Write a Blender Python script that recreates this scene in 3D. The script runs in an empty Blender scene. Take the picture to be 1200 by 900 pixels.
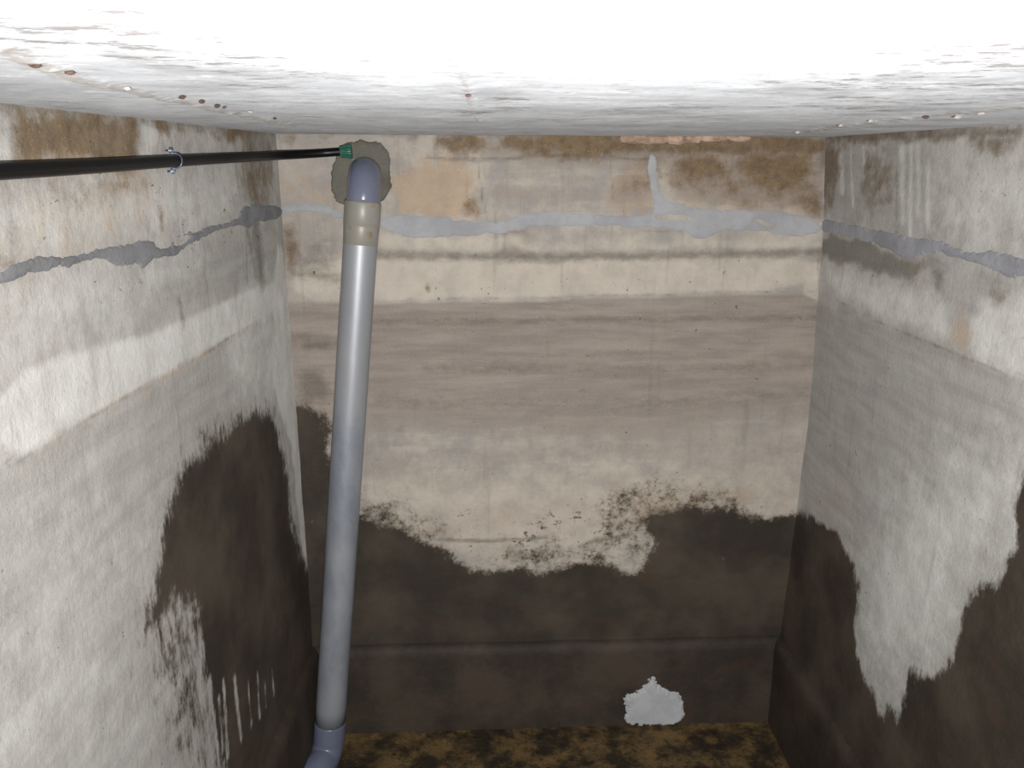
# Underground concrete water tank, lit by the camera's flash: grey downpipe, black hose, repaired walls.
import bpy, bmesh, math, random
import numpy as np
from mathutils import Vector, Matrix
random.seed(7); RNG = np.random.default_rng(11)
S = bpy.context.scene
COL = S.collection

# ------------------------------------------------------------------ camera
F, PITCH, ROLL = 939.35, 0.2712, 0.0042
EYE = np.array([0.0, 0.0, 2.058])
c_, s_ = math.cos(PITCH), math.sin(PITCH)
FW = np.array([0, c_, -s_]); UP0 = np.array([0, s_, c_]); RT0 = np.array([1.0, 0, 0])
RT = math.cos(ROLL)*RT0 + math.sin(ROLL)*UP0
UP = -math.sin(ROLL)*RT0 + math.cos(ROLL)*UP0
cd = bpy.data.cameras.new('camera'); cam = bpy.data.objects.new('camera', cd); COL.objects.link(cam)
cd.sensor_width = 36; cd.lens = F/1200*36; cd.clip_start = 0.01; cd.clip_end = 50
cam.matrix_world = Matrix(((RT[0], UP[0], -FW[0], EYE[0]), (RT[1], UP[1], -FW[1], EYE[1]), (RT[2], UP[2], -FW[2], EYE[2]), (0, 0, 0, 1)))
S.camera = cam

def ray(px, py):
    return FW + RT*((px-600)/F) - UP*((py-450)/F)
def hit(px, py, p0, n):                      # where a sight line of the photograph meets a plane of the room
    d = ray(px, py); t = np.dot(np.asarray(p0)-EYE, n)/np.dot(d, n)
    return EYE + d*t

# ------------------------------------------------------------------ small numeric helpers
def sstep(a, b, x):
    t = np.clip((x-a)/(b-a), 0, 1); return t*t*(3-2*t)
_tab = RNG.random((512, 512))
def vnoise(x, y, seed=0):
    x = np.asarray(x, float)+seed*17.31; y = np.asarray(y, float)+seed*9.73
    xi = np.floor(x).astype(int); yi = np.floor(y).astype(int)
    fx = x-xi; fy = y-yi; fx = fx*fx*(3-2*fx); fy = fy*fy*(3-2*fy)
    g = lambda a, b: _tab[a % 512, b % 512]
    return (g(xi, yi)*(1-fx)+g(xi+1, yi)*fx)*(1-fy)+(g(xi, yi+1)*(1-fx)+g(xi+1, yi+1)*fx)*fy
def fbm(x, y, seed=0, oct=4):
    r = 0; a = .5; k = 1
    for o in range(oct):
        r = r+a*vnoise(x*k, y*k, seed+o*3); a *= .5; k *= 2.03
    return r/(1-.5**oct)                      # 0..1
def sdf(poly, U, V):                          # signed distance to a closed outline, positive inside
    p = np.asarray(poly, float); n = len(p)
    d = np.full(U.shape, 1e9); ins = np.zeros(U.shape, bool)
    for i in range(n):
        ax, ay = p[i]; bx, by = p[(i+1) % n]
        ex, ey = bx-ax, by-ay; wx, wy = U-ax, V-ay
        t = np.clip((wx*ex+wy*ey)/(ex*ex+ey*ey+1e-12), 0, 1)
        d = np.minimum(d, (wx-ex*t)**2+(wy-ey*t)**2)
        c = ((ay <= V) & (by > V)) | ((by <= V) & (ay > V))
        if ey != 0: ins ^= c & (U < ax+(V-ay)/ey*ex)
    d = np.sqrt(d)
    return np.where(ins, d, -d)
def sline(pts, U, V):                         # distance to an open polyline
    p = np.asarray(pts, float); d = np.full(U.shape, 1e9)
    for i in range(len(p)-1):
        ax, ay = p[i]; bx, by = p[i+1]
        ex, ey = bx-ax, by-ay; wx, wy = U-ax, V-ay
        t = np.clip((wx*ex+wy*ey)/(ex*ex+ey*ey+1e-12), 0, 1)
        d = np.minimum(d, (wx-ex*t)**2+(wy-ey*t)**2)
    return np.sqrt(d)

# ------------------------------------------------------------------ objects
def link(name, me, mat=None, parent=None, **props):
    o = bpy.data.objects.new(name, me); COL.objects.link(o)
    if mat is not None: me.materials.append(mat)
    if parent is not None: o.parent = parent
    for k, v in props.items(): o[k] = v
    return o
def smooth(me): me.polygons.foreach_set('use_smooth', np.ones(len(me.polygons), bool)); me.update()
def grid_mesh(name, P, keep=None, thick=None, attrs=None, flip=False):
    """P: (nu,nv,3) points -> quad mesh; keep: face mask; thick: vector to give the slab its depth."""
    nu, nv = P.shape[:2]
    idx = np.arange(nu*nv).reshape(nu, nv)
    q = np.stack([idx[:-1, :-1], idx[1:, :-1], idx[1:, 1:], idx[:-1, 1:]], -1)
    if flip: q = q[..., ::-1]
    f = (q[keep] if keep is not None else q.reshape(-1, 4))
    verts = P.reshape(-1, 3)
    faces = f.tolist()
    if thick is not None:
        loop = list(idx[:, 0])+list(idx[-1, 1:])+list(idx[-2::-1, -1])+list(idx[0, -2:0:-1])
        base = len(verts)
        verts = np.concatenate([verts, verts[loop]+np.asarray(thick)])
        m = len(loop)
        for i in range(m):
            a, b = int(loop[i]), int(loop[(i+1) % m])
            qd = [b, a, base+i, base+(i+1) % m]
            faces.append(qd[::-1] if flip else qd)
        cap = [base+i for i in range(m)]
        faces.append(cap if flip else cap[::-1])
    if keep is not None:
        used = np.unique(f); re = -np.ones(len(verts), int); re[used] = np.arange(len(used))
        verts = verts[used]; faces = re[f].tolist()
    me = bpy.data.meshes.new(name); me.from_pydata(verts.tolist(), [], faces); me.update()
    if attrs:
        for k, v in attrs.items():
            a = me.attributes.new(k, 'FLOAT', 'POINT'); arr = np.zeros(len(verts), np.float32)
            vv = v.reshape(-1)
            if keep is not None: vv = vv[used]
            arr[:len(vv)] = vv; a.data.foreach_set('value', arr)
    smooth(me)
    if thick is not None:
        fl = np.ones(len(me.polygons), bool); fl[-1] = False; me.polygons.foreach_set('use_smooth', fl)
    return me
def tube_mesh(name, pts, radii, seg=32, caps=True, squash=None):
    """round tube through pts (parallel-transported rings)"""
    pts = [Vector(p) for p in pts]; n = len(pts)
    if not hasattr(radii, '__len__'): radii = [radii]*n
    tan = []
    for i in range(n):
        a = pts[max(i-1, 0)]; b = pts[min(i+1, n-1)]
        t = (b-a); tan.append(t.normalized() if t.length > 1e-9 else (tan[-1] if tan else Vector((0, 0, 1))))
    ref = Vector((0, 0, 1)) if abs(tan[0].z) < .9 else Vector((1, 0, 0))
    x = tan[0].cross(ref).normalized()
    bm = bmesh.new(); rings = []
    for i in range(n):
        if i: x = (tan[i-1].rotation_difference(tan[i]) @ x)
        x = (x - tan[i]*x.dot(tan[i])).normalized(); y = tan[i].cross(x)
        rings.append([bm.verts.new(pts[i]+(x*math.cos(k*2*math.pi/seg)+y*math.sin(k*2*math.pi/seg))*radii[i]) for k in range(seg)])
    for i in range(n-1):
        for k in range(seg):
            bm.faces.new((rings[i][k], rings[i][(k+1) % seg], rings[i+1][(k+1) % seg], rings[i+1][k]))
    if caps:
        bm.faces.new(rings[0][::-1]); bm.faces.new(rings[-1])
    bm.normal_update()
    me = bpy.data.meshes.new(name); bm.to_mesh(me); bm.free()
    for p in me.polygons: p.use_smooth = len(p.vertices) == 4
    return me
def arc(p, d0, d1, r, n=14):                  # quarter bend starting at p along d0, ending along d1
    p = Vector(p); d0 = Vector(d0).normalized(); d1 = Vector(d1).normalized()
    out = []
    for i in range(n+1):
        a = math.pi/2*i/n
        out.append(p+d0*(r*math.sin(a))+d1*(r*(1-math.cos(a))))
    return out

# ------------------------------------------------------------------ node helpers
def lin(r, g, b):
    f = lambda v: (v/255/12.92) if v/255 <= .04045 else ((v/255+.055)/1.055)**2.4
    return (f(r), f(g), f(b), 1)
class NT:
    def __init__(s, name):
        s.m = bpy.data.materials.new(name); s.m.use_nodes = True; s.t = s.m.node_tree
        s.bsdf = s.t.nodes['Principled BSDF']; s.tc = s.t.nodes.new('ShaderNodeTexCoord')
    def n(s, kind, **kw):
        x = s.t.nodes.new(kind)
        for k, v in kw.items(): setattr(x, k, v)
        return x
    def put(s, sock, v):
        if hasattr(v, 'is_output'): s.t.links.new(v, sock)
        else: sock.default_value = v
    def math(s, op, a, b=0.0, clamp=False):
        x = s.n('ShaderNodeMath', operation=op, use_clamp=clamp); s.put(x.inputs[0], a); s.put(x.inputs[1], b); return x.outputs[0]
    def noise(s, scale, detail=5, rough=.6, stretch=None, off=(0, 0, 0), dist=0.0):
        mp = s.n('ShaderNodeMapping'); s.t.links.new(s.tc.outputs['Object'], mp.inputs[0])
        mp.inputs['Location'].default_value = off
        if stretch: mp.inputs['Scale'].default_value = stretch
        x = s.n('ShaderNodeTexNoise'); s.t.links.new(mp.outputs[0], x.inputs['Vector'])
        x.inputs['Scale'].default_value = scale; x.inputs['Detail'].default_value = detail
        x.inputs['Roughness'].default_value = rough; x.inputs['Distortion'].default_value = dist
        return x.outputs['Fac']
    def voro(s, scale, feature='F1', stretch=None):
        mp = s.n('ShaderNodeMapping'); s.t.links.new(s.tc.outputs['Object'], mp.inputs[0])
        if stretch: mp.inputs['Scale'].default_value = stretch
        x = s.n('ShaderNodeTexVoronoi', feature=feature); s.t.links.new(mp.outputs[0], x.inputs['Vector']); x.inputs['Scale'].default_value = scale
        return x.outputs['Distance']
    def attr(s, name):
        x = s.n('ShaderNodeAttribute', attribute_name=name); return x.outputs['Fac']
    def rng(s, v, a, b, lo=0.0, hi=1.0, smooth=True):
        x = s.n('ShaderNodeMapRange', interpolation_type='SMOOTHSTEP' if smooth else 'LINEAR')
        s.put(x.inputs['Value'], v); x.inputs['From Min'].default_value = a; x.inputs['From Max'].default_value = b
        x.inputs['To Min'].default_value = lo; x.inputs['To Max'].default_value = hi; return x.outputs[0]
    def mix(s, fac, a, b, mode='MIX'):
        x = s.n('ShaderNodeMix', data_type='RGBA', blend_type=mode); s.put(x.inputs[0], fac); s.put(x.inputs[6], a); s.put(x.inputs[7], b); return x.outputs[2]
    def mask(s, name, noise, amp=.8, w=.1, strength=1.0):       # outline attribute broken up by noise
        v = s.math('ADD', s.attr(name), s.math('MULTIPLY', s.math('SUBTRACT', s.rng(noise, .27, .73, smooth=False), .5), amp))
        m = s.rng(v, .5-w, .5+w)
        return s.math('MULTIPLY', m, strength) if strength != 1 else m
    def bump(s, h, strength, dist, prev=None):
        b = s.n('ShaderNodeBump'); s.put(b.inputs['Height'], h); b.inputs['Strength'].default_value = strength; b.inputs['Distance'].default_value = dist
        if prev is not None: s.t.links.new(prev, b.inputs['Normal'])
        return b.outputs[0]
    def done(s, col, rough=.9, spec=.3, normal=None):
        s.put(s.bsdf.inputs['Base Color'], col); s.put(s.bsdf.inputs['Roughness'], rough); s.put(s.bsdf.inputs['Specular IOR Level'], spec)
        if normal is not None: s.t.links.new(normal, s.bsdf.inputs['Normal'])
        if isinstance(rough, float) and rough >= .88 or not isinstance(rough, float): s.bsdf.inputs['Diffuse Roughness'].default_value = .22     # chalky masonry
        return s.m

# ------------------------------------------------------------------ the planes of the tank
ZC = 2.1353; ZL = 0.337                       # ceiling height, top of the plinth
YFRONT = -0.95
n_back = np.array([.0486, -1.0, 0]); n_back /= np.linalg.norm(n_back)
n_left = np.array([1.0, -.0047, 0]); n_left /= np.linalg.norm(n_left)
n_right = np.array([-1.0, -.0342, 0]); n_right /= np.linalg.norm(n_right)
cL = np.array([-.72408, 2.56479, 0]); cR = np.array([1.01007, 2.64911, 0])
class Wall:
    def __init__(s, o, udir, n, seed):
        s.o = np.asarray(o, float); s.u = np.asarray(udir, float)/np.linalg.norm(udir); s.n = n; s.seed = seed; s.prof = None
    def uv(s, px, py):
        h = hit(px, py, s.o, s.n); return (float(np.dot(h-s.o, s.u)), float(h[2]))
    def poly(s, pts): return [s.uv(*p) for p in pts]
    def macro(s, U, V):
        m = (fbm(U*2.2, V*2.2, s.seed)-.5)*.010+(fbm(U*14, V*14, s.seed+5)-.5)*.0035
        if s.prof is not None: m = m+np.interp(V, s.prof[0], s.prof[1])*np.exp(-np.abs(U)/.7)
        return m
    def at(s, U, V, off=0.0):
        m = s.macro(U, V)+off
        return s.o+U[..., None]*s.u+np.stack([0*V, 0*V, V], -1)+m[..., None]*s.n
WB = Wall(cL, cR-cL, n_back, 1)
WL = Wall(cL, (-.0047, -1, 0), n_left, 2)
WR = Wall(cR, (.0342, -1, 0), n_right, 3)
# the right-hand corner bows slightly over its height
cz = [WB.uv(*p) for p in [(968, 165), (963, 290), (946, 500), (927, 650), (914, 745), (908, 835)]]
wlen = float(np.linalg.norm(cR-cL))
zz = np.array([c[1] for c in cz])[::-1]; dd = -np.array([c[0]-wlen for c in cz])[::-1]
WR.prof = (zz, dd)

def chaikin(p, n=2):
    p = np.asarray(p, float)
    for _ in range(n):
        q = np.roll(p, -1, 0); p = np.stack([p*.75+q*.25, p*.25+q*.75], 1).reshape(-1, 2)
    return p
def layer(W, U, V, shapes):
    """density 0..1 of one kind of stain or painted shade; shapes: (outline px, softness in m, weight)"""
    d = np.zeros(U.shape); sd = W.seed*7
    U2, V2 = U+(fbm(U*16, V*16, 200+sd, 5)-.5)*.05, V+(fbm(U*16, V*16, 230+sd, 5)-.5)*.05
    for poly, soft, wgt, *straight in shapes:
        a, b = (U, V+(fbm(U*9, V*9, 210+sd, 4)-.5)*.010) if straight else (U2, V2)      # water lines stay level
        d = np.maximum(d, np.clip(.5+sdf(chaikin(W.poly(poly), 1), a, b)/(2*soft), 0, 1)*wgt)
    return d
def lines(W, U, V, shapes):
    d = np.zeros(U.shape); sd = W.seed*7
    U, V = U+(fbm(U*20, V*20, 260+sd, 4)-.5)*.012, V+(fbm(U*20, V*20, 290+sd, 4)-.5)*.012
    for pts, half, wgt in shapes:
        d = np.maximum(d, np.clip(1-sline(W.poly(pts), U, V)/(2*half), 0, 1)*wgt)
    return d
def axis(a, b, step): return np.linspace(a, b, int(round((b-a)/step))+1)

# ------------------------------------------------------------------ stains and painted shade of the three walls, traced on the photograph
back = dict(
 wet=[([(300, 470), (385, 475), (392, 560), (412, 602), (445, 612), (480, 620), (512, 638), (530, 655), (550, 668), (580, 670), (600, 665), (640, 672),
        (690, 656), (712, 660), (740, 674), (756, 668), (768, 640), (756, 618), (758, 600), (800, 594), (850, 598), (900, 606), (925, 602), (960, 600), (960, 900), (280, 900)], .035, 1),
      ([(400, 575), (470, 590), (530, 630), (500, 650), (400, 620)], .06, .48), ([(690, 575), (760, 560), (860, 570), (880, 600), (760, 610), (770, 660), (690, 650), (700, 620)], .06, .44), ([(560, 640), (700, 630), (740, 665), (560, 668)], .04, .42)],
 damp=[([(560, 150), (968, 150), (968, 200), (760, 200), (560, 192)], .04, .8), ([(962, 158), (972, 158), (966, 262), (945, 258), (950, 200)], .03, .9), ([(300, 354), (440, 357), (600, 354), (700, 351), (800, 348), (985, 342), (985, 430), (900, 450), (760, 460), (640, 450), (560, 460), (470, 450), (430, 450), (300, 450)], .008, .95, 1), ([(300, 400), (985, 400), (985, 490), (760, 520), (560, 520), (300, 500)], .10, .8),
       ([(775, 158), (968, 158), (968, 252), (900, 246), (840, 244), (780, 232)], .03, .78), ([(595, 262), (624, 262), (626, 305), (588, 308)], .025, 1), ([(712, 180), (775, 175), (768, 250), (716, 250)], .03, .62), ([(330, 262), (352, 258), (350, 322), (335, 330)], .02, .9), ([(380, 470), (940, 460), (960, 620), (380, 640)], .06, .42), ([(570, 190), (712, 192), (712, 245), (572, 250)], .03, .42)],
 brown=[([(584, 150), (968, 150), (968, 190), (900, 182), (760, 184), (700, 186), (588, 180)], .02, .72), ([(716, 180), (968, 176), (966, 252), (900, 246), (800, 236), (770, 225), (760, 245), (716, 248)], .05, .44), ([(512, 158), (570, 156), (574, 178), (555, 186), (525, 182), (508, 172)], .03, .9), ([(584, 156), (735, 156), (740, 180), (690, 184), (640, 176), (588, 178)], .03, .9),
        ([(788, 185), (850, 178), (853, 205), (825, 216), (795, 205)], .035, .95), ([(860, 178), (945, 176), (952, 205), (935, 225), (905, 230), (868, 215)], .04, 1),
        ([(330, 268), (352, 262), (350, 320), (335, 322)], .03, .62), ([(925, 225), (965, 220), (962, 258), (940, 256)], .04, .75), ([(338, 150), (345, 160), (330, 166)], .02, .8), ([(540, 235), (566, 236), (566, 258), (545, 258)], .02, .6), ([(497, 333), (506, 334), (505, 342), (496, 341)], .010, .60)],
 tan=[([(462, 195), (520, 188), (562, 192), (560, 225), (566, 250), (560, 258), (470, 250), (462, 225)], .04, .95), ([(716, 192), (765, 190), (766, 250), (712, 250)], .04, .85),
      ([(335, 200), (392, 215), (392, 236), (330, 238)], .05, .75), ([(780, 170), (965, 165), (965, 250), (900, 245), (840, 245), (782, 232)], .04, .85), ([(460, 600), (760, 570), (930, 560), (930, 590), (740, 620), (540, 650)], .08, .6)],
 pale=[([(440, 270), (600, 280), (820, 284), (962, 278), (962, 292), (440, 296)], .025, .8), ([(345, 302), (600, 303), (962, 299), (962, 339), (700, 347), (440, 353), (345, 355)], .010, .9, 1),
       ([(400, 545), (560, 545), (760, 545), (935, 530), (928, 595), (850, 588), (750, 590), (740, 665), (600, 660), (545, 660), (480, 612), (405, 590)], .12, .72)],
 dark=[([(320, 150), (970, 150), (970, 162), (320, 160)], .012, .62), ([(815, 168), (848, 170), (880, 166), (880, 176), (850, 178), (812, 176)], .010, 1), ([(350, 395), (392, 398), (390, 412), (352, 410)], .02, .8), ([(348, 430), (390, 440), (392, 475), (350, 470)], .03, .8), ([(722, 166), (760, 168), (812, 166), (880, 166), (966, 160), (966, 172), (880, 176), (815, 174), (730, 172)], .02, .8), ([(330, 268), (400, 275), (400, 320), (345, 325)], .03, .5)],  # includes the shadow painted below the brick fragments
)
back_lines = dict(
 dark=[([(440, 353), (700, 347), (962, 340)], .004, .5), ([(440, 470), (700, 475), (940, 460)], .03, .42), ([(440, 299), (600, 301), (740, 300), (962, 296)], .016, .8), ([(745, 270), (800, 272), (800, 296)], .006, .5), ([(430, 378), (700, 375), (958, 372)], .012, .62), ([(500, 432), (760, 432), (955, 428)], .022, .46),
       ([(345, 318), (395, 325)], .02, .72), ([(516, 632), (580, 634), (640, 630)], .008, .82), ([(680, 640), (700, 632), (735, 628)], .009, .8), ([(560, 186), (563, 215), (567, 250)], .004, .75),
       ([(500, 184), (560, 188), (640, 182), (760, 186)], .006, .75), ([(716, 190), (718, 235)], .004, .6), ([(858, 178), (856, 215)], .006, .5), ([(900, 168), (968, 162), (966, 190)], .02, .85),
       ([(765, 600), (790, 600), (880, 606)], .02, .8), ([(960, 300), (961, 345)], .006, .6), ([(590, 268), (592, 300)], .01, .55), ([(345, 395), (400, 402)], .02, .55)],
)
left = dict(
 wet=[([(285, 488), (308, 480), (320, 482), (324, 505), (333, 545), (340, 600), (349, 640), (364, 672), (366, 700), (370, 760), (380, 920), (255, 920), (250, 860), (240, 800), (238, 760), (226, 742), (230, 715), (216, 700), (200, 706), (186, 728), (172, 736),
        (178, 700), (190, 650), (198, 610), (204, 575), (216, 560), (237, 530), (264, 502)], .05, 1),
      ([(170, 690), (235, 690), (245, 760), (255, 920), (205, 920), (190, 840), (165, 745)], .10, .47), ([(180, 640), (210, 520), (270, 475), (310, 470), (310, 500), (250, 560), (210, 680)], .05, .45)],
 damp=[([(0, 552), (100, 492), (200, 437), (300, 381), (345, 362), (370, 700), (330, 920), (-400, 1400), (-400, 780)], .008, .72, 1),
       ([(284, 270), (326, 262), (332, 320), (300, 335), (288, 310)], .03, 1), ([(282, 150), (318, 152), (322, 240), (284, 252)], .006, 1.1, 1), ([(285, 262), (322, 256), (326, 318), (312, 338), (290, 322)], .03, 1), ([(200, 300), (285, 270), (330, 300), (300, 335), (215, 360), (120, 390), (60, 400), (80, 350)], .05, .8)],  # strip beside the corner: a chamfered face's darker shade painted in
 brown=[([(10, 121), (158, 138), (165, 175), (162, 192), (100, 196), (30, 200), (20, 165)], .03, .95), ([(184, 142), (200, 143), (200, 158), (185, 156)], .02, 1), ([(262, 147), (300, 150), (285, 165), (268, 172)], .02, .9),
        ([(4, 119), (282, 150), (282, 160), (170, 146), (100, 142), (4, 130)], .02, .62), ([(0, 200), (180, 205), (178, 232), (110, 240), (60, 225), (0, 260)], .05, .5), ([(282, 150), (318, 154), (322, 240), (284, 250)], .02, .5), ([(0, 300), (25, 300), (10, 318), (0, 320)], .03, .7), ([(15, 250), (30, 260), (30, 300), (12, 290)], .03, .5), ([(188, 235), (198, 235), (198, 275), (188, 278)], .012, .5), ([(282, 160), (300, 160), (305, 240), (285, 240)], .03, .55)],  # the corner strip here also tints that painted chamfer shade
 tan=[([(0, 190), (190, 200), (180, 260), (60, 290), (0, 310)], .12, .7), ([(110, 215), (170, 205), (165, 250), (120, 255)], .06, .8), ([(50, 178), (170, 180), (175, 210), (30, 215)], .04, .9), ([(0, 545), (200, 428), (300, 372), (300, 390), (200, 446), (0, 575)], .02, .6)],
 pale=[([(0, 440), (100, 410), (200, 385), (300, 335), (338, 330), (338, 358), (200, 434), (90, 498), (0, 548)], .012, 1, 1), ([(0, 140), (14, 140), (18, 190), (0, 190)], .03, 1), ([(-300, 560), (0, 440), (0, 550), (-300, 720)], .012, 1, 1),
       ([(0, 335), (120, 315), (220, 300), (250, 300), (180, 350), (60, 400), (0, 420)], .08, .75), ([(330, 280), (338, 330), (345, 440), (352, 520), (360, 600), (362, 680), (357, 682), (350, 610), (341, 530), (330, 490), (318, 440), (318, 330)], .014, 1),
       ([(290, 330), (338, 300), (345, 480), (320, 470), (280, 480), (260, 420)], .08, .6),
       ([(0, 640), (150, 600), (190, 640), (150, 760), (190, 920), (-300, 1300), (-300, 800)], .25, .45), ([(28, 126), (42, 128), (47, 150), (28, 150)], .02, 1), ([(55, 130), (70, 132), (68, 150), (55, 148)], .02, .9), ([(80, 205), (145, 200), (135, 225), (85, 225)], .04, .8), ([(165, 140), (190, 142), (180, 190), (165, 180)], .03, .9), ([(-200, 180), (0, 200), (280, 205), (275, 260), (180, 280), (0, 320), (-200, 400)], .06, .55)],
)
left_streaks = [([(244, 800), (256, 898)], .012, 1), ([(255, 815), (262, 880)], .008, .9), ([(261, 795), (267, 885)], .011, 1), ([(274, 792), (282, 866)], .012, 1), ([(290, 800), (294, 850)], .008, .9), ([(301, 790), (304, 840)], .010, .9), ([(310, 800), (312, 830)], .007, .8), ([(318, 785), (320, 815)], .008, .8)]
left_lines = dict(
 dark=[([(290, 155), (296, 200), (300, 238)], .035, .8), ([(300, 266), (306, 325)], .035, .9), ([(0, 124), (150, 141), (280, 154), (325, 156)], .010, .75), ([(5, 125), (160, 143)], .012, .6), ([(5, 152), (160, 150)], .006, .6), ([(0, 548), (100, 492), (200, 436), (300, 380)], .005, .62), ([(283, 150), (287, 230), (290, 330)], .006, .6), ([(210, 350), (216, 380)], .012, .7),  # corner lines deepen the painted shade of the chamfer
       ([(265, 152), (322, 152)], .012, .8), ([(290, 270), (300, 320)], .02, .65)],
)
right = dict(
 wet=[([(900, 595), (935, 600), (955, 608), (975, 625), (988, 645), (1000, 680), (1003, 710), (997, 750), (1008, 785), (1022, 815), (1032, 846), (1040, 825), (1050, 850), (1060, 820), (1064, 792), (1090, 785), (1112, 778), (1128, 745), (1130, 712), (1138, 692),
        (1155, 688), (1172, 670), (1186, 640), (1192, 610), (1191, 580), (1198, 555), (1260, 500), (1400, 600), (1400, 1100), (890, 1100)], .03, 1)],
 damp=[([(965, 346), (1060, 387), (1130, 417), (1200, 441), (1400, 530), (1400, 900), (1000, 900), (930, 760), (945, 470)], .008, .72, 1), ([(940, 350), (975, 352), (985, 480), (960, 600), (930, 600)], .06, .85), ([(965, 276), (1010, 282), (1062, 298), (1060, 330), (1000, 308), (963, 300)], .02, 1.1),
       ([(1085, 300), (1110, 304), (1108, 345), (1090, 340)], .03, 1), ([(1130, 310), (1200, 330), (1200, 360), (1140, 350)], .03, .8), ([(1040, 170), (1058, 172), (1054, 265), (1036, 262)], .03, .85), ([(960, 155), (1100, 158), (1080, 278), (1040, 270), (960, 258)], .05, .8)],
 brown=[([(966, 165), (1000, 163), (985, 210), (975, 240), (964, 250)], .05, .85), ([(1010, 175), (1050, 175), (1052, 225), (1035, 248), (1010, 240)], .05, .62), ([(1130, 160), (1200, 158), (1200, 170), (1165, 188)], .03, .8), ([(1160, 340), (1180, 340), (1176, 360), (1160, 358)], .04, .7),
        ([(968, 155), (1200, 150), (1200, 160), (968, 170)], .02, .8)],
 tan=[([(1120, 370), (1140, 380), (1130, 420), (1110, 400)], .04, .7), ([(945, 480), (985, 520), (1010, 640), (985, 640), (950, 600)], .10, .6)],
 pale=[([(1100, 200), (1130, 175), (1300, 190), (1300, 310), (1200, 296), (1100, 282)], .08, .55), ([(966, 310), (1060, 335), (1110, 350), (1110, 402), (1060, 384), (966, 344)], .03, .8), ([(1135, 360), (1200, 350), (1300, 380), (1300, 480), (1200, 440), (1135, 416)], .03, .9),
       ([(1010, 640), (1060, 560), (1180, 500), (1400, 520), (1186, 620), (1165, 660), (1125, 700), (1105, 770), (1060, 790), (1045, 840), (1025, 800), (1005, 740)], .16, .72)],
 dark=[([(960, 274), (1000, 278), (1062, 298), (1090, 312), (1060, 326), (1000, 312), (960, 302)], .02, 1), ([(1085, 302), (1110, 306), (1106, 342), (1092, 342)], .03, .7), ([(1150, 330), (1185, 335), (1180, 360), (1155, 352)], .03, .7), ([(1140, 158), (1200, 156), (1165, 185)], .03, .6)],
)
right_lines = dict(
 dark=[([(966, 349), (1060, 390), (1130, 420), (1200, 444)], .004, .62), ([(968, 160), (1200, 153)], .012, .85), ([(967, 160), (965, 255)], .008, .8), ([(990, 300), (1060, 322)], .012, .7), ([(1055, 200), (1052, 275)], .008, .65)],
 pale=[([(992, 172), (990, 225)], .012, .85), ([(1003, 172), (1002, 240)], .008, .7), ([(1018, 170), (1017, 215)], .008, .75), ([(1062, 175), (1060, 260)], .012, .85), ([(1072, 172), (1068, 275)], .010, .85), ([(1080, 172), (1078, 250)], .012, .8), ([(1092, 190), (1088, 270)], .010, .75), ([(1030, 172), (1029, 205)], .006, .7)],
)
LAY = ('wet', 'damp', 'brown', 'tan', 'pale', 'dark', 'speck')
back['speck'] = [([(430, 570), (560, 590), (690, 560), (850, 550), (930, 580), (920, 610), (750, 620), (740, 670), (540, 665)], .06, 1), ([(620, 320), (800, 300), (900, 300), (880, 345), (620, 350)], .05, .7)]
left['speck'] = [([(0, 130), (170, 140), (330, 170), (330, 330), (0, 430)], .1, .85), ([(-100, 480), (200, 380), (330, 330), (330, 350), (200, 400), (-100, 560)], .05, .55)]
right['speck'] = [([(1080, 190), (1300, 180), (1300, 300), (1090, 280)], .1, .75), ([(1040, 280), (1110, 300), (1100, 420), (1000, 360)], .06, .62)]

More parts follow.
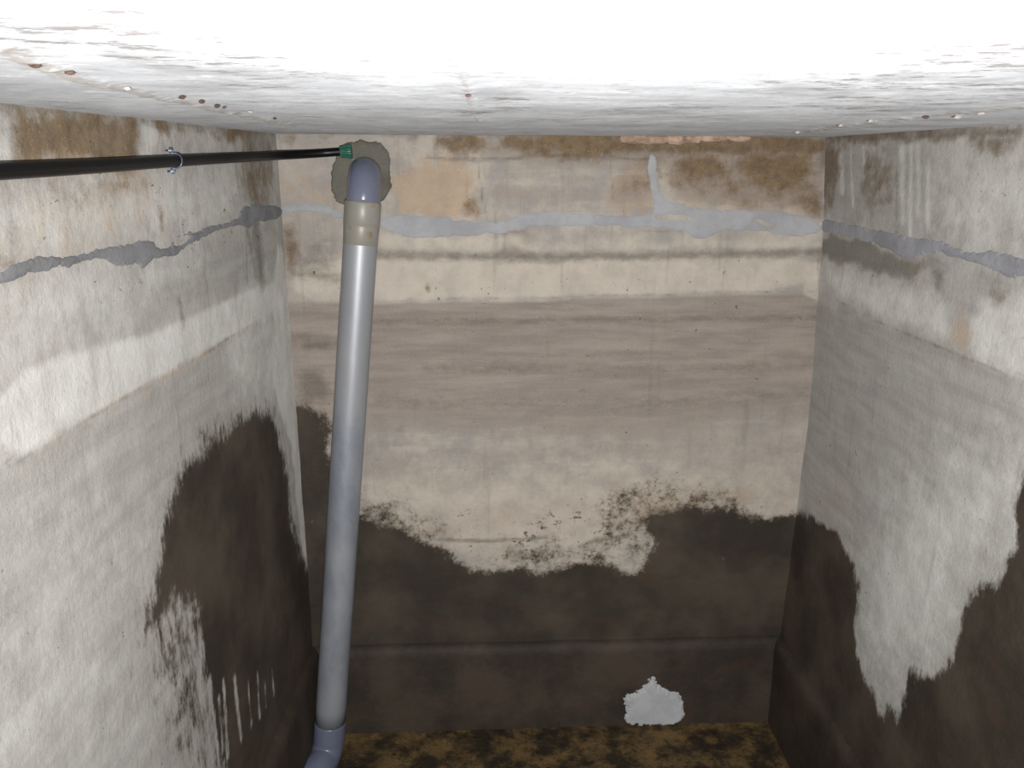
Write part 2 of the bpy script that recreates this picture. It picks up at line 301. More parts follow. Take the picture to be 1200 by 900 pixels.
# ------------------------------------------------------------------ materials
def wall_material(name, kind):
    t = NT(name)
    big = t.noise(2.3, 4, .55); mid = t.noise(13, 6, .65); fine = t.noise(70, 5, .7); grit = t.noise(260, 3, .6)
    hstr = t.noise(5, 5, .6, stretch=(.8, .8, 6)); vstr = t.noise(11, 5, .6, stretch=(3.2, 3.2, .28), off=(3, 1, 2))
    side = kind != 'back'  # side walls: the light's cooler cast is put into these colours
    PALE = (lin(204, 203, 199), lin(187, 185, 180)) if side else (lin(192, 183, 171), lin(177, 168, 156))
    DAMP = (lin(144, 141, 136), lin(160, 158, 153)) if side else (lin(128, 118, 110), lin(150, 140, 131))
    BASE = (lin(162, 159, 154), lin(178, 175, 170)) if side else (lin(164, 156, 147), lin(178, 170, 159))
    col = t.mix(t.rng(big, .35, .65), *BASE)
    col = t.mix(t.rng(mid, .35, .68), col, lin(150, 145, 140))
    col = t.mix(t.mask('tan', t.noise(18, 8, .75), 1.0, .34, .6), col, lin(174, 148, 120))
    col = t.mix(t.mask('damp', hstr if kind == 'back' else t.noise(8, 6, .65), .6, .34, .9), col, t.mix(t.rng(hstr, .3, .7), *DAMP))
    col = t.mix(t.mask('pale', t.noise(16, 7, .7, off=(5, 5, 5)), .5, .42, .8), col, t.mix(t.rng(mid, .3, .7), *PALE))
    # vertical washing marks
    col = t.mix(t.rng(vstr, .56, .75, 0, .28), col, lin(118, 108, 98))
    col = t.mix(t.mask('dark', t.noise(26, 6, .7, stretch=(1, 1, 1.6)), .5, .36, .62), col, lin(96, 90, 79))
    col = t.mix(t.mask('brown', t.noise(20, 7, .72), .62, .3, .85), col, t.mix(t.rng(t.noise(38, 5, .7), .35, .7), *((lin(112, 95, 76), lin(92, 77, 60)) if kind == 'right' else (lin(118, 97, 68), lin(90, 72, 50)))))
    # pores and speckles
    col = t.mix(t.rng(fine, .6, .78, 0, .45), col, lin(104, 97, 90))
    col = t.mix(t.rng(grit, .57, .74, 0, .25), col, lin(214, 206, 196))
    col = t.mix(t.rng(t.noise(48, 3, .6, off=(9, 2, 4)), .70, .75, 0, .7), col, lin(64, 58, 50))
    col = t.mix(t.rng(t.math('ADD', t.noise(52, 6, .75, off=(7, 1, 3), stretch=(1, 1, 1.7)), t.math('MULTIPLY', t.math('MULTIPLY', t.attr('speck'), t.rng(t.noise(8, 5, .7, off=(6, 6, 1)), .40, .62)), .24)), .76, .82, 0, .8), col, lin(62, 60, 50))
    # soaked, algae-dark lower part
    wn = t.math('ADD', t.math('MULTIPLY', t.noise(42, 8, .8) if kind == 'back' else t.noise(30, 8, .8, stretch=(1.6, 1.6, .5)), .6), t.math('MULTIPLY', t.noise(11, 6, .7, off=(2, 8, 3)), .4))
    wv = t.math('ADD', t.attr('wet'), t.math('MULTIPLY', t.math('SUBTRACT', t.rng(wn, .27, .73, smooth=False), .5), 1.2))
    wet = t.rng(wv, .36, .72)
    col = t.mix(t.rng(wv, .18, .55, 0, .55), col, lin(108, 97, 76) if kind == 'back' else lin(104, 98, 88))
    wcol = t.mix(t.rng(t.noise(4, 5, .6), .35, .68), lin(51, 45, 39), lin(73, 65, 56))
    wcol = t.mix(t.rng(t.noise(7, 5, .6, stretch=(1, 1, 3)), .5, .72, 0, .5), wcol, lin(68, 52, 38))
    wcol = t.mix(t.rng(fine, .62, .8, 0, .35), wcol, lin(92, 84, 74))
    col = t.mix(wet, col, wcol)
    h = t.math('ADD', t.math('MULTIPLY', mid, .7), t.math('ADD', t.math('MULTIPLY', fine, .5), t.math('MULTIPLY', grit, .16)))
    nrm = t.bump(h, .55, .008)
    return t.done(col, t.rng(wet, 0, 1, .92, .7), .25, nrm)
def mortar_material(name, a, b, c):
    t = NT(name)
    n1 = t.noise(9, 6, .65); n2 = t.noise(60, 5, .7); n3 = t.noise(240, 3, .6)
    col = t.mix(t.rng(n1, .35, .68), lin(*a), lin(*b)); col = t.mix(t.rng(n2, .58, .78, 0, .5), col, lin(*c)); col = t.mix(t.rng(n3, .6, .75, 0, .3), col, lin(205, 203, 202))
    return t.done(col, .9, .25, t.bump(t.math('ADD', n2, t.math('MULTIPLY', n3, .3)), .4, .004))

M = {}
for k in ('back', 'left', 'right'): M[k] = wall_material('stained_concrete_'+k, k)
M['seam'] = mortar_material('blue_grey_mortar', (164, 164, 167), (148, 148, 151), (122, 120, 118))
M['seam_dark'] = mortar_material('dark_grey_mortar', (124, 124, 126), (106, 106, 108), (86, 84, 82))
M['seam_right'] = mortar_material('mid_grey_mortar', (146, 146, 150), (126, 126, 130), (100, 98, 96))
M['collar'] = mortar_material('fresh_mortar', (106, 103, 95), (90, 87, 80), (74, 71, 64))
M['white_patch'] = mortar_material('pale_mortar', (176, 178, 180), (160, 162, 164), (140, 140, 140))

# ceiling: whitish slab with board marks across the tank
t = NT('whitewashed_slab')
n1 = t.noise(7, 8, .72, stretch=(.8, .8, 1)); n2 = t.noise(30, 8, .75, stretch=(.75, 1, 1)); n3 = t.noise(220, 3, .6)
col = t.mix(t.rng(n1, .36, .64), lin(206, 208, 211), lin(184, 186, 190))
col = t.mix(t.rng(n2, .54, .62, 0, .55), col, lin(156, 154, 154))
col = t.mix(t.rng(t.noise(17, 8, .75, stretch=(.6, 1, 1), off=(4, 8, 0)), .61, .66, 0, .6), col, lin(122, 112, 104))
col = t.mix(t.rng(t.noise(24, 8, .72, stretch=(.7, 1, 1), off=(1, 3, 0)), .56, .63, 0, .75), col, lin(228, 228, 228))
fl_ = t.math('ADD', t.noise(26, 8, .75, stretch=(.55, 1, 1), off=(2, 5, 0)), t.math('MULTIPLY', t.attr('flake'), .10))
col = t.mix(t.rng(fl_, .63, .69, 0, .75), col, lin(112, 104, 100))
col = t.mix(t.rng(t.math('ADD', n1, t.math('MULTIPLY', t.attr('flake'), .07)), .54, .68, 0, .35), col, lin(150, 148, 146))
col = t.mix(t.mask('seam', t.noise(60, 5, .7), 1.0, .2, .6), col, lin(150, 138, 126))
col = t.mix(t.mask('edge', t.noise(14, 5, .6), .6, .3, .35), col, lin(160, 154, 148))
M['ceiling'] = t.done(col, .92, .2, t.bump(t.math('ADD', t.math('MULTIPLY', n2, 1.0), t.math('MULTIPLY', n3, .15)), .3, .004))
# floor: silt
t = NT('silty_floor')
n1 = t.noise(7, 6, .7); n2 = t.noise(36, 6, .75); n3 = t.noise(150, 4, .7)
col = t.mix(t.rng(n1, .40, .60), lin(48, 40, 29), lin(112, 90, 56)); col = t.mix(t.rng(n2, .5, .7, 0, .8), col, lin(30, 24, 18)); col = t.mix(t.rng(n3, .62, .76, 0, .7), col, lin(124, 104, 68))
M['floor'] = t.done(col, .7, .3, t.bump(t.math('ADD', n2, t.math('MULTIPLY', n3, .5)), .8, .012))
# plinth
t = NT('soaked_plinth_concrete')
n1 = t.noise(4, 6, .65); n2 = t.noise(40, 6, .7)
col = t.mix(t.rng(n1, .36, .66), lin(46, 40, 34), lin(68, 58, 49)); col = t.mix(t.rng(n2, .6, .78, 0, .5), col, lin(76, 68, 60)); col = t.mix(t.rng(t.noise(10, 5, .6, off=(3, 3, 3)), .55, .75, 0, .5), col, lin(70, 48, 32))
M['plinth'] = t.done(col, .7, .3, t.bump(n2, .5, .006))

# ------------------------------------------------------------------ build walls
def build_wall(name, W, u0, u1, step, shp, ln, mat, flip, streaks=None):
    us = axis(u0, u1, step); vs = axis(0.0, ZC+.03, step)
    U, V = np.meshgrid(us, vs, indexing='ij')
    A = {}
    for k in LAY:
        d = layer(W, U, V, shp.get(k, []))
        if k in ln: d = np.maximum(d, lines(W, U, V, ln[k]))
        A[k] = d
    if streaks: A['wet'] = np.minimum(A['wet'], 1-.8*lines(W, U, V, streaks))
    P = W.at(U, V)
    me = grid_mesh(name, P, thick=-W.n*.14, attrs=A, flip=flip)
    return link(name, me, mat, kind='structure')
wb = build_wall('wall_back', WB, -.02, wlen+.06, .009, back, back_lines, M['back'], False)
wl = build_wall('wall_left', WL, -.02, 3.55, .011, left, left_lines, M['left'], True, left_streaks)
wr = build_wall('wall_right', WR, -.02, 3.65, .011, right, right_lines, M['right'], False)

def mortar(name, W, polys, mat, parent, holes=(), thick=.0022, step=.003, rag=.011, flip=False, seed=40, label=None, freq=24):
    pu = [chaikin(W.poly(p), 1) for p in polys]; al = np.array([q for p in pu for q in p])
    U, V = np.meshgrid(axis(al[:, 0].min()-.02, al[:, 0].max()+.02, step), axis(al[:, 1].min()-.02, al[:, 1].max()+.02, step), indexing='ij')
    d = np.max([sdf(p, U, V) for p in pu], 0)
    for h in holes: d = np.minimum(d, -sdf(W.poly(h), U, V))
    d = d+(fbm(U*freq, V*freq, seed, 5)-.5)*2*rag+(fbm(U*freq*3.5, V*freq*3.5, seed+3, 3)-.5)*1.1*rag
    off = np.where(d > 0, thick*sstep(0, .006, d)+(fbm(U*60, V*60, seed+9)-.5)*.0016*sstep(0, .01, d)+.0012*sstep(0, .002, d), d*.8)
    off = np.maximum(off, -.004)
    k = off > -.0035
    keep = k[:-1, :-1] | k[1:, :-1] | k[1:, 1:] | k[:-1, 1:]
    o = link(name, grid_mesh(name, W.at(U, V, off), keep=keep, flip=flip), mat, parent)
    if label: o['label'] = label
    return o
mortar('mortar_seam', WB, [
  [(445, 258), (465, 252), (500, 253), (540, 258), (590, 262), (615, 250), (650, 248), (700, 252), (764, 254), (767, 246), (761, 215), (759, 190), (764, 178), (769, 184), (769, 205), (776, 233), (800, 240),
   (840, 248), (870, 245), (900, 247), (930, 250), (968, 266), (955, 275), (930, 278), (900, 272), (880, 270), (850, 268), (835, 275), (822, 282), (800, 270), (780, 268), (740, 266), (700, 264), (650, 265), (620, 266),
   (600, 272), (560, 275), (520, 278), (480, 279), (458, 273), (445, 266)],
  [(322, 243), (350, 238), (375, 240), (400, 247), (410, 262), (396, 254), (370, 249), (350, 247), (322, 254)]], M['seam'], wb, holes=[[(770, 255), (785, 251), (815, 254), (811, 258), (785, 259)], [(884, 257), (897, 258), (912, 265), (906, 268), (894, 264)]], rag=.007, freq=34, label='light blue-grey mortar smear along the joint under the top course')
mortar('mortar_collar', WB, [[(391, 188), (405, 166), (430, 163), (450, 168), (458, 185), (459, 215), (452, 230), (440, 240), (400, 242), (390, 226), (389, 205)]], M['collar'], wb, thick=.010, rag=.009, freq=22, seed=47,
       label='dark grey mortar packed around the pipe hole')
mortar('mortar_seam', WL, [[(-260, 425), (-120, 366), (0, 321), (18, 309), (39, 300), (69, 303), (99, 297), (126, 289), (159, 286), (164, 280), (180, 282), (183, 291), (198, 291), (204, 279), (222, 272), (226, 275), (240, 267), (279, 258), (282, 245), (292, 240), (321, 240), (333, 246),
  (327, 255), (309, 260), (300, 258), (291, 270), (283, 263), (255, 269), (240, 278), (216, 289), (207, 301), (195, 299), (177, 304), (168, 318), (162, 309), (147, 312), (129, 309), (120, 300), (90, 310), (54, 316), (27, 321), (0, 336), (-120, 380), (-260, 440)]],
       M['seam_dark'], wl, holes=[[(203, 288), (206, 279), (222, 275), (224, 279), (212, 288)]], flip=True, seed=52, step=.0035, rag=.005, freq=45, label='darker grey mortar smear running along the left wall')
mortar('mortar_seam', WR, [[(958, 256), (1002, 263), (1038, 271), (1070, 279), (1102, 281), (1125, 295), (1148, 297), (1168, 294), (1200, 304), (1300, 328), (1300, 350), (1200, 319), (1182, 327), (1168, 316), (1139, 308), (1111, 299), (1098, 294), (1075, 302), (1057, 304), (1043, 291), (997, 277), (958, 270)]],
       M['seam_right'], wr, seed=57, step=.0035, rag=.007, freq=40, label='mid grey mortar smear stepping down the right wall')

# front wall, behind the photographer
def box(name, x0, x1, y0, y1, z0, z1, mat, **pr):
    bm = bmesh.new(); bmesh.ops.create_cube(bm, size=1)
    for v in bm.verts: v.co = Vector(((x0+x1)/2+v.co.x*(x1-x0), (y0+y1)/2+v.co.y*(y1-y0), (z0+z1)/2+v.co.z*(z1-z0)))
    me = bpy.data.meshes.new(name); bm.to_mesh(me); bm.free()
    return link(name, me, mat, **pr)
t = NT('plain_concrete'); M['plain'] = t.done(t.mix(t.rng(t.noise(6, 6, .6), .35, .65), lin(172, 164, 154), lin(140, 132, 124)), .9, .2, t.bump(t.noise(50, 5, .7), .5, .006))
box('wall_front', -.8, 1.25, YFRONT-.14, YFRONT, 0, ZC+.03, M['plain'], kind='structure')

# floor and ceiling
def hslab(name, z, sgn, thick, step, disp, mat, attrs=None, flip=False):
    X, Y = np.meshgrid(axis(-.84, 1.25, step), axis(YFRONT-.1, 2.78, step), indexing='ij')
    P = np.stack([X, Y, z+sgn*disp(X, Y)], -1)
    return link(name, grid_mesh(name, P, thick=(0, 0, thick), attrs=attrs(X, Y) if attrs else None, flip=flip), mat, kind='structure')
fl = hslab('floor', 0, 1, -.15, .012, lambda X, Y: (fbm(X*3, Y*3, 70)-.5)*.012+(fbm(X*22, Y*22, 71)-.5)*.016-.004, M['floor'])
nz = np.array([0, 0, 1.0])
def cp(pts): return [tuple(hit(px, py, (0, 0, ZC), nz)[:2]) for px, py in pts]
SEAMS = [cp([(0, 56), (45, 75), (85, 90), (170, 110), (240, 126), (300, 138), (345, 146)]), cp([(525, 45), (535, 70), (546, 100), (552, 128), (560, 142)]), cp([(935, 156), (985, 147), (1060, 138), (1130, 132), (1200, 125)])]
# the side seams run on towards the photographer
for i in (0, 2):
    s = SEAMS[i]
    if i == 0: SEAMS[i] = [(s[0][0]+(s[0][0]-s[1][0])*4, s[0][1]+(s[0][1]-s[1][1])*4)]+s
    else: SEAMS[i] = s+[(s[-1][0]+(s[-1][0]-s[-2][0])*2, s[-1][1]+(s[-1][1]-s[-2][1])*2)]
def seam_d(X, Y): return np.min([sline(s, X, Y) for s in SEAMS], 0)
def cdisp(X, Y):
    d = np.min([sline(SEAMS[0], X, Y), sline(SEAMS[2], X, Y)], 0); dm = sline(SEAMS[1], X, Y); rag = fbm(X*45, Y*45, 81)
    m = (fbm(X*1.6, Y*2.4, 80)-.5)*.005+(fbm(X*9, Y*22, 82, 5)-.5)*.0016
    m = m+.0025*np.exp(-(dm/.008)**2)*np.clip(rag*2.4-.75, 0, 1.3)
    m = m+.006*np.exp(-(d/.010)**2)*np.clip(rag*2.4-.75, 0, 1.3)       # squeezed-out lip along the board joints (hangs down)
    return m
FLAKE = [cp(p) for p in ([(-200, -5), (260, 5), (330, 60), (420, 90), (300, 110), (200, 90), (60, 55), (-200, 30)], [(880, 120), (960, 90), (1010, 60), (1100, 40), (1300, 20), (1300, 120), (1150, 120), (1000, 138)], [(515, 130), (620, 100), (640, 130), (560, 140)], [(700, 128), (840, 120), (850, 132), (720, 136)])]
def cattr(X, Y):
    ed = np.clip(1-np.abs(2.6+.0486*X-Y)/.16, 0, 1)
    fk = np.max([np.clip(.5+sdf(q, X, Y)/.06, 0, 1) for q in FLAKE], 0)
    return {'flake': fk, 'seam': np.maximum(np.clip(1-np.min([sline(SEAMS[0], X, Y), sline(SEAMS[2], X, Y)], 0)/.03, 0, 1)*.8, np.clip(1-sline(SEAMS[1], X, Y)/.012, 0, 1)*.62), 'edge': ed}
ce = hslab('ceiling', ZC, -1, .15, .010, cdisp, M['ceiling'], cattr, flip=True)

CHIPS = [(41, 75, 6, 0), (82, 85, 5, 0), (150, 104, 4, 1), (213, 114, 5, 0), (236, 119, 5, 0), (254, 124, 5, 0), (263, 126, 4, 0), (293, 131, 4, 1), (322, 139, 4, 0), (533, 70, 5, 1), (549, 112, 4, 0), (935, 155, 9, 1), (985, 147, 6, 1), (1020, 142, 6, 1), (1085, 137, 6, 0), (1122, 137, 7, 1), (1150, 133, 6, 1)]
# plinth along the foot of the walls: a low ledge with a worn top edge
def plinth(name, W, u0, u1, proj, seed, flip):
    us = axis(u0, u1, .02)
    prof = [(-.03, ZL+.012), (.002, ZL+.010), (proj*.55, ZL+.003), (proj*.9, ZL-.010), (proj, ZL-.03)]+[(proj+.0015*k, ZL-.03-(ZL-.03)*k/8) for k in range(1, 9)]
    P = np.zeros((len(us), len(prof), 3))
    for j, (o, z) in enumerate(prof):
        U = us; V = np.full(us.shape, z)
        wob = (fbm(us*9, V*9, seed)-.5)*.005
        base = W.o+U[:, None]*W.u+(o+wob+(np.interp(V, *W.prof)*np.exp(-np.abs(U)/.7) if W.prof is not None else 0))[:, None]*W.n
        base[:, 2] = z+(fbm(us*6, V*0+3, seed+4)-.5)*.010*(z > .05)
        P[:, j] = base
    return link(name, grid_mesh(name, P, flip=flip), M['plinth'], kind='structure')
bb = plinth('baseboard_back', WB, 0, wlen, .030, 90, False)
plinth('baseboard_left', WL, 0, 3.5, .030, 92, True)
plinth('baseboard_right', WR, 0, 3.55, .030, 94, False)
PB = Wall(WB.o+WB.n*.0405, WB.u, WB.n, 1)
PB.macro = lambda U, V: 0*U
mortar('pale_mortar_patch', PB, [[(731, 822), (738, 815), (752, 810), (760, 800), (767, 796), (771, 806), (780, 812), (796, 815), (802, 828), (800, 842), (788, 848), (765, 850), (748, 848), (730, 846), (736, 832)]], M['white_patch'], bb, thick=.008, rag=.012, step=.003, seed=97,
       label='pale grey mortar splash at the foot of the back wall', freq=60)

# brick fragments bedded under the ceiling on the back wall
t = NT('broken_brick'); n1 = t.noise(30, 6, .7)
M['brick'] = t.done(t.mix(t.rng(n1, .35, .65), lin(190, 164, 144), lin(146, 124, 108)), .95, .2, t.bump(t.noise(120, 4, .7), .7, .004))
def rock(name, c, sx, sy, sz, mat, parent=None, seed=0, rot=0.0, sub=3):
    bm = bmesh.new(); bmesh.ops.create_icosphere(bm, subdivisions=sub, radius=1)
    rs = random.Random(seed); pl = [Vector((rs.gauss(0, 1), rs.gauss(0, 1), rs.gauss(0, 1))).normalized() for _ in range(9)]
    for v in bm.verts:
        d = v.co.normalized(); r = 1.0
        for q in pl:
            k = d.dot(q)
            if k > .05: r = min(r, .72/k)
        r *= 1+.10*(float(fbm(d.x*3+d.z*2, d.y*3-d.z, 100+seed))-.5)
        v.co = Vector((d.x*r*sx, d.y*r*sy, d.z*r*sz))
    bmesh.ops.rotate(bm, verts=bm.verts, matrix=Matrix.Rotation(rot, 3, 'Y'))
    bmesh.ops.translate(bm, verts=bm.verts, vec=Vector(c)); bm.normal_update()
    me = bpy.data.meshes.new(name); bm.to_mesh(me); bm.free()
    return link(name, me, mat, parent)
for i, (px, py, w, h) in enumerate([(742, 163, 27, 11), (767, 164, 26, 10), (791, 163, 24, 11), (812, 163, 22, 9), (838, 162, 30, 8), (864, 162, 26, 8)]):
    p = hit(px, py, WB.o+WB.n*.008, WB.n); k = 2.55/F
    rock('brick_fragment', p, w*k*.62, .022, h*k*.62, M['brick'], wb, seed=i, rot=random.uniform(-.06, .06))

t = NT('pale_aggregate'); M['agg'] = t.done(t.mix(t.rng(t.noise(60, 5, .7), .4, .6), lin(190, 186, 182), lin(150, 144, 140)), .9, .2)
t = NT('dark_chip'); M['chip'] = t.done(t.mix(t.rng(t.noise(60, 5, .7), .4, .6), lin(96, 74, 66), lin(66, 54, 50)), .9, .2)
for i, (px, py, r, pale) in enumerate(CHIPS):
    p = hit(px, py, (0, 0, ZC-.003), nz); r = r*.00056
    o = rock('aggregate_chip', p, r*1.7, r*1.3, r, M['agg'] if pale else M['chip'], ce, seed=30+i, sub=2)

# ------------------------------------------------------------------ the grey downpipe
def pvc(name, body, dust, amt):
    t = NT(name)
    n1 = t.noise(8, 6, .65, stretch=(1, 1, .5)); n2 = t.noise(60, 5, .7, stretch=(1, 1, .4))
    col = t.mix(t.rng(n1, .3, .68, 0, amt), lin(*body), lin(*dust)); col = t.mix(t.rng(n2, .62, .76, 0, .35), col, lin(96, 94, 92))
    return t, col, n2
t, col, n2 = pvc('grey_pvc', (122, 127, 138), (152, 155, 160), .9)
# limescale film on the upper length, thinning out downwards with a ragged end
zz_ = t.n('ShaderNodeSeparateXYZ'); t.t.links.new(t.tc.outputs['Object'], zz_.inputs[0])
lime = t.rng(t.math('ADD', zz_.outputs[2], t.math('MULTIPLY', t.math('SUBTRACT', t.noise(18, 6, .7), .5), .35)), 1.15, 1.35)
col = t.mix(t.math('MULTIPLY', lime, .65), col, lin(156, 157, 160))
t.bsdf.inputs['Metallic'].default_value = .3
M['pipe'] = t.done(col, .45, .45, t.bump(n2, .15, .002))
t, col, n2 = pvc('lilac_grey_pvc_fitting', (104, 108, 127), (116, 120, 136), .6); M['elbow'] = t.done(col, .22, .5)
t, col, n2 = pvc('grimy_pvc_elbow', (92, 98, 118), (104, 108, 122), .6); M['elbow_low'] = t.done(col, .28, .5)
t, col, n2 = pvc('stained_pvc_socket', (144, 142, 136), (132, 128, 118), .9)
col = t.mix(t.rng(t.noise(16, 5, .6, off=(2, 7, 1)), .62, .72, 0, .8), col, lin(128, 98, 50)); M['socket'] = t.done(col, .4, .45, t.bump(n2, .15, .002))

yp = 2.462
def pp(px, py, y): return Vector(hit(px, py, (0, y, 0), np.array([0, 1.0, 0])))
root = bpy.data.objects.new('drain_pipe', None); COL.objects.link(root)
root['label'] = 'grey plastic downpipe standing against the back wall, with an elbow at each end'; root['category'] = 'pipe'
R_ = .0515
a = pp(425.5, 237, yp); b = pp(387, 847, 2.37); ax = (b-a).normalized()
bend = .072
# upper elbow: out of the wall, then down
e0 = a-ax*0.010                        # lower end of the bend
inn = Vector((-.17, 1, 0)).normalized()  # towards the wall
pts = arc(e0, -ax, inn, bend, 18); pts = pts+[pts[-1]+inn*.05]
root.location = (b.x, b.y, 0)
def part(name, me, mat, parent=root, label=None):
    o = link(name, me, mat, parent)
    if parent is root: o.matrix_parent_inverse = Matrix.Translation(-root.location)
    if label: o['label'] = label
    return o
part('upper_elbow', tube_mesh('upper_elbow', [a+ax*.004]+pts, R_*.965, 48), M['elbow'], label='shiny lilac-grey elbow entering the wall')
part('elbow_socket', tube_mesh('elbow_socket', [a-ax*.004, a, a+ax*.004, a+ax*.068, a+ax*.070, a+ax*.072, a+ax*.085, a+ax*.125, a+ax*.128], [R_*.95, R_*1.03, R_*1.06, R_*1.06, R_*1.035, R_*1.045, R_*1.035, R_*1.008, R_*.97], 48), M['socket'], label='stained beige-grey socket below the elbow')
part('pipe', tube_mesh('pipe', [a+ax*.06+(b-a-ax*.06)*(i/24) for i in range(25)], [R_]*25, 48), M['pipe'])
# lower elbow: socket, bend towards the tank, pipe stub lying on the floor
d2 = Vector((-.22, -1, 0)).normalized()
zb = .054; br = .054
b2 = b+ax*max(.002, (b.z-(zb+br))/(-ax.z))
lp_ = arc(b2, ax, d2, br, 14)
part('lower_elbow', tube_mesh('lower_elbow', [b-ax*.0075, b-ax*.006, b-ax*.002]+lp_+[lp_[-1]+d2*.085, lp_[-1]+d2*.087], [R_*.98, R_*1.02, R_*1.04]+[R_*1.04]*len(lp_)+[R_*1.05, R_*1.0], 48), M['elbow_low'], label='lilac-grey elbow at the foot of the pipe')
q = lp_[-1]+d2*.06
part('outlet_stub', tube_mesh('outlet_stub', [q, q+d2*.16, q+d2*.162, q+d2*.161, q+d2*.05], [R_, R_, R_*.98, R_*.93, R_*.93], 48), M['pipe'])

# ------------------------------------------------------------------ the black hose along the left wall
t = NT('black_hose_rubber'); n1 = t.noise(30, 5, .7, stretch=(1, .3, 1))
M['hose'] = t.done(t.mix(t.rng(n1, .58, .75, 0, .5), lin(9, 9, 10), lin(34, 33, 32)), .4, .3, t.bump(n1, .2, .002))
t = NT('green_plastic'); M['green'] = t.done(t.mix(t.rng(t.noise(40, 4, .6), .4, .7), lin(30, 84, 66), lin(60, 108, 94)), .4, .4)
t = NT('galvanised_wire'); t.bsdf.inputs['Metallic'].default_value = .6; M['wire'] = t.done(t.mix(t.rng(t.noise(90, 3, .6), .4, .6), lin(170, 178, 196), lin(96, 104, 128)), .3, .5)
HR = .0125
def hl(px, py, off=.0165): return Vector(hit(px, py, WL.o+WL.n*off, WL.n))
hroot = bpy.data.objects.new('black_hose', None); COL.objects.link(hroot)
fit_p = Vector(hit(403, 177.5, WB.o+WB.n*.035, WB.n))
ctrl = [hl(0, 200.5), hl(100, 195.2), hl(205, 188.6), hl(262, 185.5)]
first = ctrl[0]; dirn = (ctrl[0]-ctrl[1]).normalized()
pre = [Vector((first.x+.004+.0047*0, YFRONT+.01, first.z-.01)), first+dirn*.5]
pre[0].x = -.708-.0047*0; 
last = ctrl[-1]
ctrl = pre+ctrl+[Vector(hit(330, 182.2, (0, 2.44, 0), np.array([0, 1.0, 0]))), Vector(hit(375, 179.6, WB.o+WB.n*.045, WB.n)), fit_p]
def catmull(P, per=14):
    out = []
    for i in range(len(P)-1):
        p0 = P[i-1] if i else P[0]*2-P[1]; p1, p2 = P[i], P[i+1]; p3 = P[i+2] if i+2 < len(P) else P[-1]*2-P[-2]
        d01 = max((p1-p0).length, 1e-4)**.5; d12 = max((p2-p1).length, 1e-4)**.5; d23 = max((p3-p2).length, 1e-4)**.5
        for k in range(per):
            t_ = d01+d12*k/per; T0, T1, T2, T3 = 0, d01, d01+d12, d01+d12+d23
            A1 = p0*((T1-t_)/(T1-T0))+p1*((t_-T0)/(T1-T0)); A2 = p1*((T2-t_)/(T2-T1))+p2*((t_-T1)/(T2-T1)); A3 = p2*((T3-t_)/(T3-T2))+p3*((t_-T2)/(T3-T2))
            B1 = A1*((T2-t_)/(T2-T0))+A2*((t_-T0)/(T2-T0)); B2 = A2*((T3-t_)/(T3-T1))+A3*((t_-T1)/(T3-T1))
            out.append(B1*((T2-t_)/(T2-T1))+B2*((t_-T1)/(T2-T1)))
    return out+[P[-1]]
hp = catmull(ctrl)
hroot.location = fit_p; hroot['label'] = 'black rubber hose running along the left wall to a green fitting beside the downpipe'; hroot['category'] = 'hose'
def hpart(name, me, mat, parent=hroot, label=None):
    o = link(name, me, mat, parent); o.matrix_parent_inverse = Matrix.Translation(-hroot.location)
    if label: o['label'] = label
    return o
hpart('hose_tube', tube_mesh('hose_tube', hp, HR, 20), M['hose'])
fd = (hp[-1]-hp[-6]).normalized()
f0 = fit_p-fd*.012
def ribbed_nut(name, p, d, length, r, ribs=14):
    d = d.normalized(); x = d.cross(Vector((0, 0, 1))).normalized(); y = d.cross(x)
    prof = [(0, .80), (.05, .97), (.3, 1.0), (.62, 1.06), (.66, 1.22), (.95, 1.22), (1, 1.12)]
    bm = bmesh.new(); rings = []
    for tt, rr in prof:
        rg = []
        for k in range(ribs*4):
            an = 2*math.pi*k/(ribs*4); rad = r*rr*(1+(.05 if (k % 4) < 2 else -.02))
            rg.append(bm.verts.new(p+d*(length*tt)+(x*math.cos(an)+y*math.sin(an))*rad))
        rings.append(rg)
    m = len(rings[0])
    for i in range(len(rings)-1):
        for k in range(m): bm.faces.new((rings[i][k], rings[i][(k+1) % m], rings[i+1][(k+1) % m], rings[i+1][k]))
    bm.faces.new(rings[0][::-1]); bm.faces.new(rings[-1]); bm.normal_update()
    me = bpy.data.meshes.new(name); bm.to_mesh(me); bm.free(); return me
hpart('hose_fitting', ribbed_nut('hose_fitting', f0, fd, .036, .0180), M['green'], label='green ribbed plastic compression nut')
wd = (-Vector(n_back)+fd*.6).normalized()
hpart('fitting_spigot', tube_mesh('fitting_spigot', [f0+fd*.018, f0+fd*.018-Vector(n_back)*.03, f0+fd*.018-Vector(n_back)*.06], .0125, 20), M['green'])

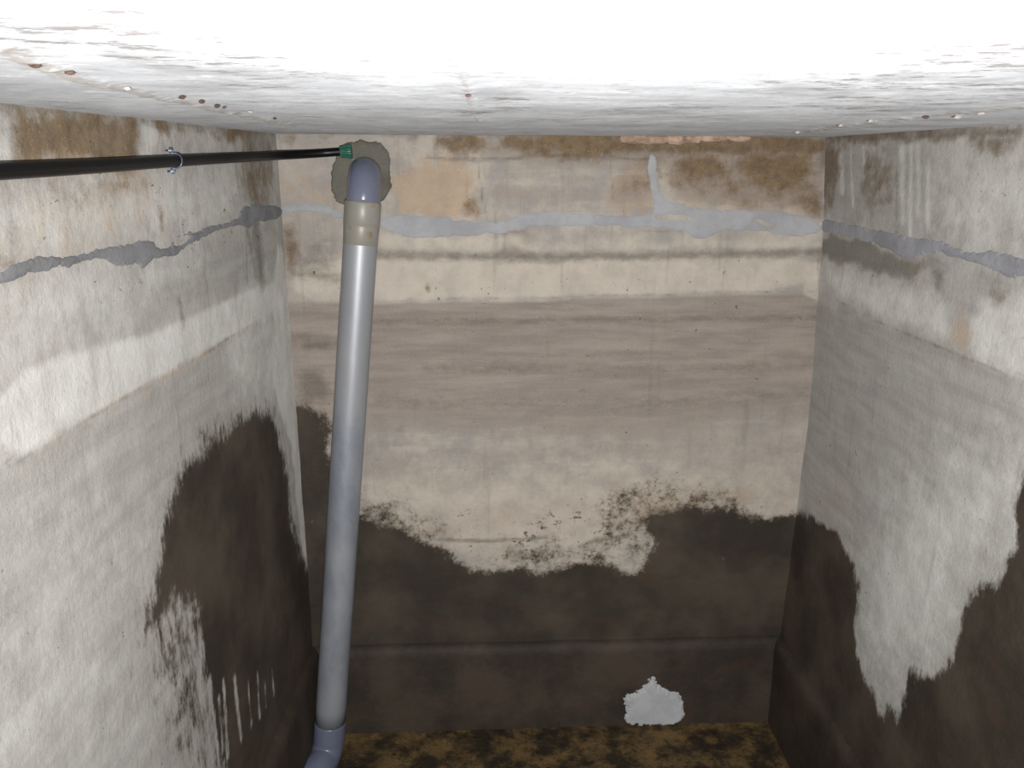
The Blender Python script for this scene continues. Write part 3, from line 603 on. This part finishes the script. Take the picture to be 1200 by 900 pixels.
# wire clip holding the hose to the wall
cpos = hl(205, 188.6); i0 = min(range(len(hp)), key=lambda i: (hp[i]-cpos).length)
hd = (hp[i0+1]-hp[i0-1]).normalized(); nn = Vector(n_left); upv = Vector((0, 0, 1))
croot = bpy.data.objects.new('hose_clip', None); COL.objects.link(croot); croot.location = cpos-nn*.0165
croot['label'] = 'thin bright wire clip nailed over the black hose on the left wall'; croot['category'] = 'clip'
def cpart(name, me, mat):
    o = link(name, me, mat, croot); o.matrix_parent_inverse = Matrix.Translation(-croot.location); return o
loop = []
for k in range(25):
    an = math.radians(-112+224*k/24)
    loop.append(cpos+nn*(math.cos(an)*(HR+.0022))+upv*(math.sin(an)*(HR+.0022)*1.06)+hd*(.002*math.sin(an*2)))
w1 = [loop[0]-nn*.005-upv*.006]+loop+[loop[-1]-nn*.005+upv*.006]
cpart('wire_band', tube_mesh('wire_band', w1, .0017, 10), M['wire'])
for sg in (-1, 1):
    base = cpos-nn*.0185+upv*(sg*(HR+.0085)); tip = base+nn*.016+hd*(-.004)
    cpart('nail', tube_mesh('nail', [base, base+(tip-base)*.82, base+(tip-base)*.84, tip], [.0018, .0018, .0046, .0042], 14), M['wire'])
    tw = [base+nn*.008+Vector((0, math.cos(q*1.1)*.006, math.sin(q*1.1)*.006))+nn*(q*.0008) for q in range(9)]
    cpart('wire_twist', tube_mesh('wire_twist', tw, .0013, 8), M['wire'])

# ------------------------------------------------------------------ light: the camera's flash
ld = bpy.data.lights.new('camera_flash', 'SPOT'); ld.energy = 320; ld.spot_size = math.radians(112); ld.spot_blend = 1.0; ld.shadow_soft_size = .012; ld.color = (1, .992, .98)
lo = bpy.data.objects.new('camera_flash', ld); COL.objects.link(lo)
lo.location = Vector(EYE)+Vector((.06, -.30, -.085))
aim = Vector((.05, 1, -.25)); lo.rotation_euler = aim.to_track_quat('-Z', 'Y').to_euler()
w = bpy.data.worlds.new('world'); S.world = w; w.use_nodes = True
w.node_tree.nodes['Background'].inputs[0].default_value = (.0, .0, .0, 1)
S.view_settings.view_transform = 'Standard'; S.view_settings.look = 'None'; S.view_settings.gamma = 1; S.view_settings.use_curve_mapping = False
S.view_settings.exposure = 0.0
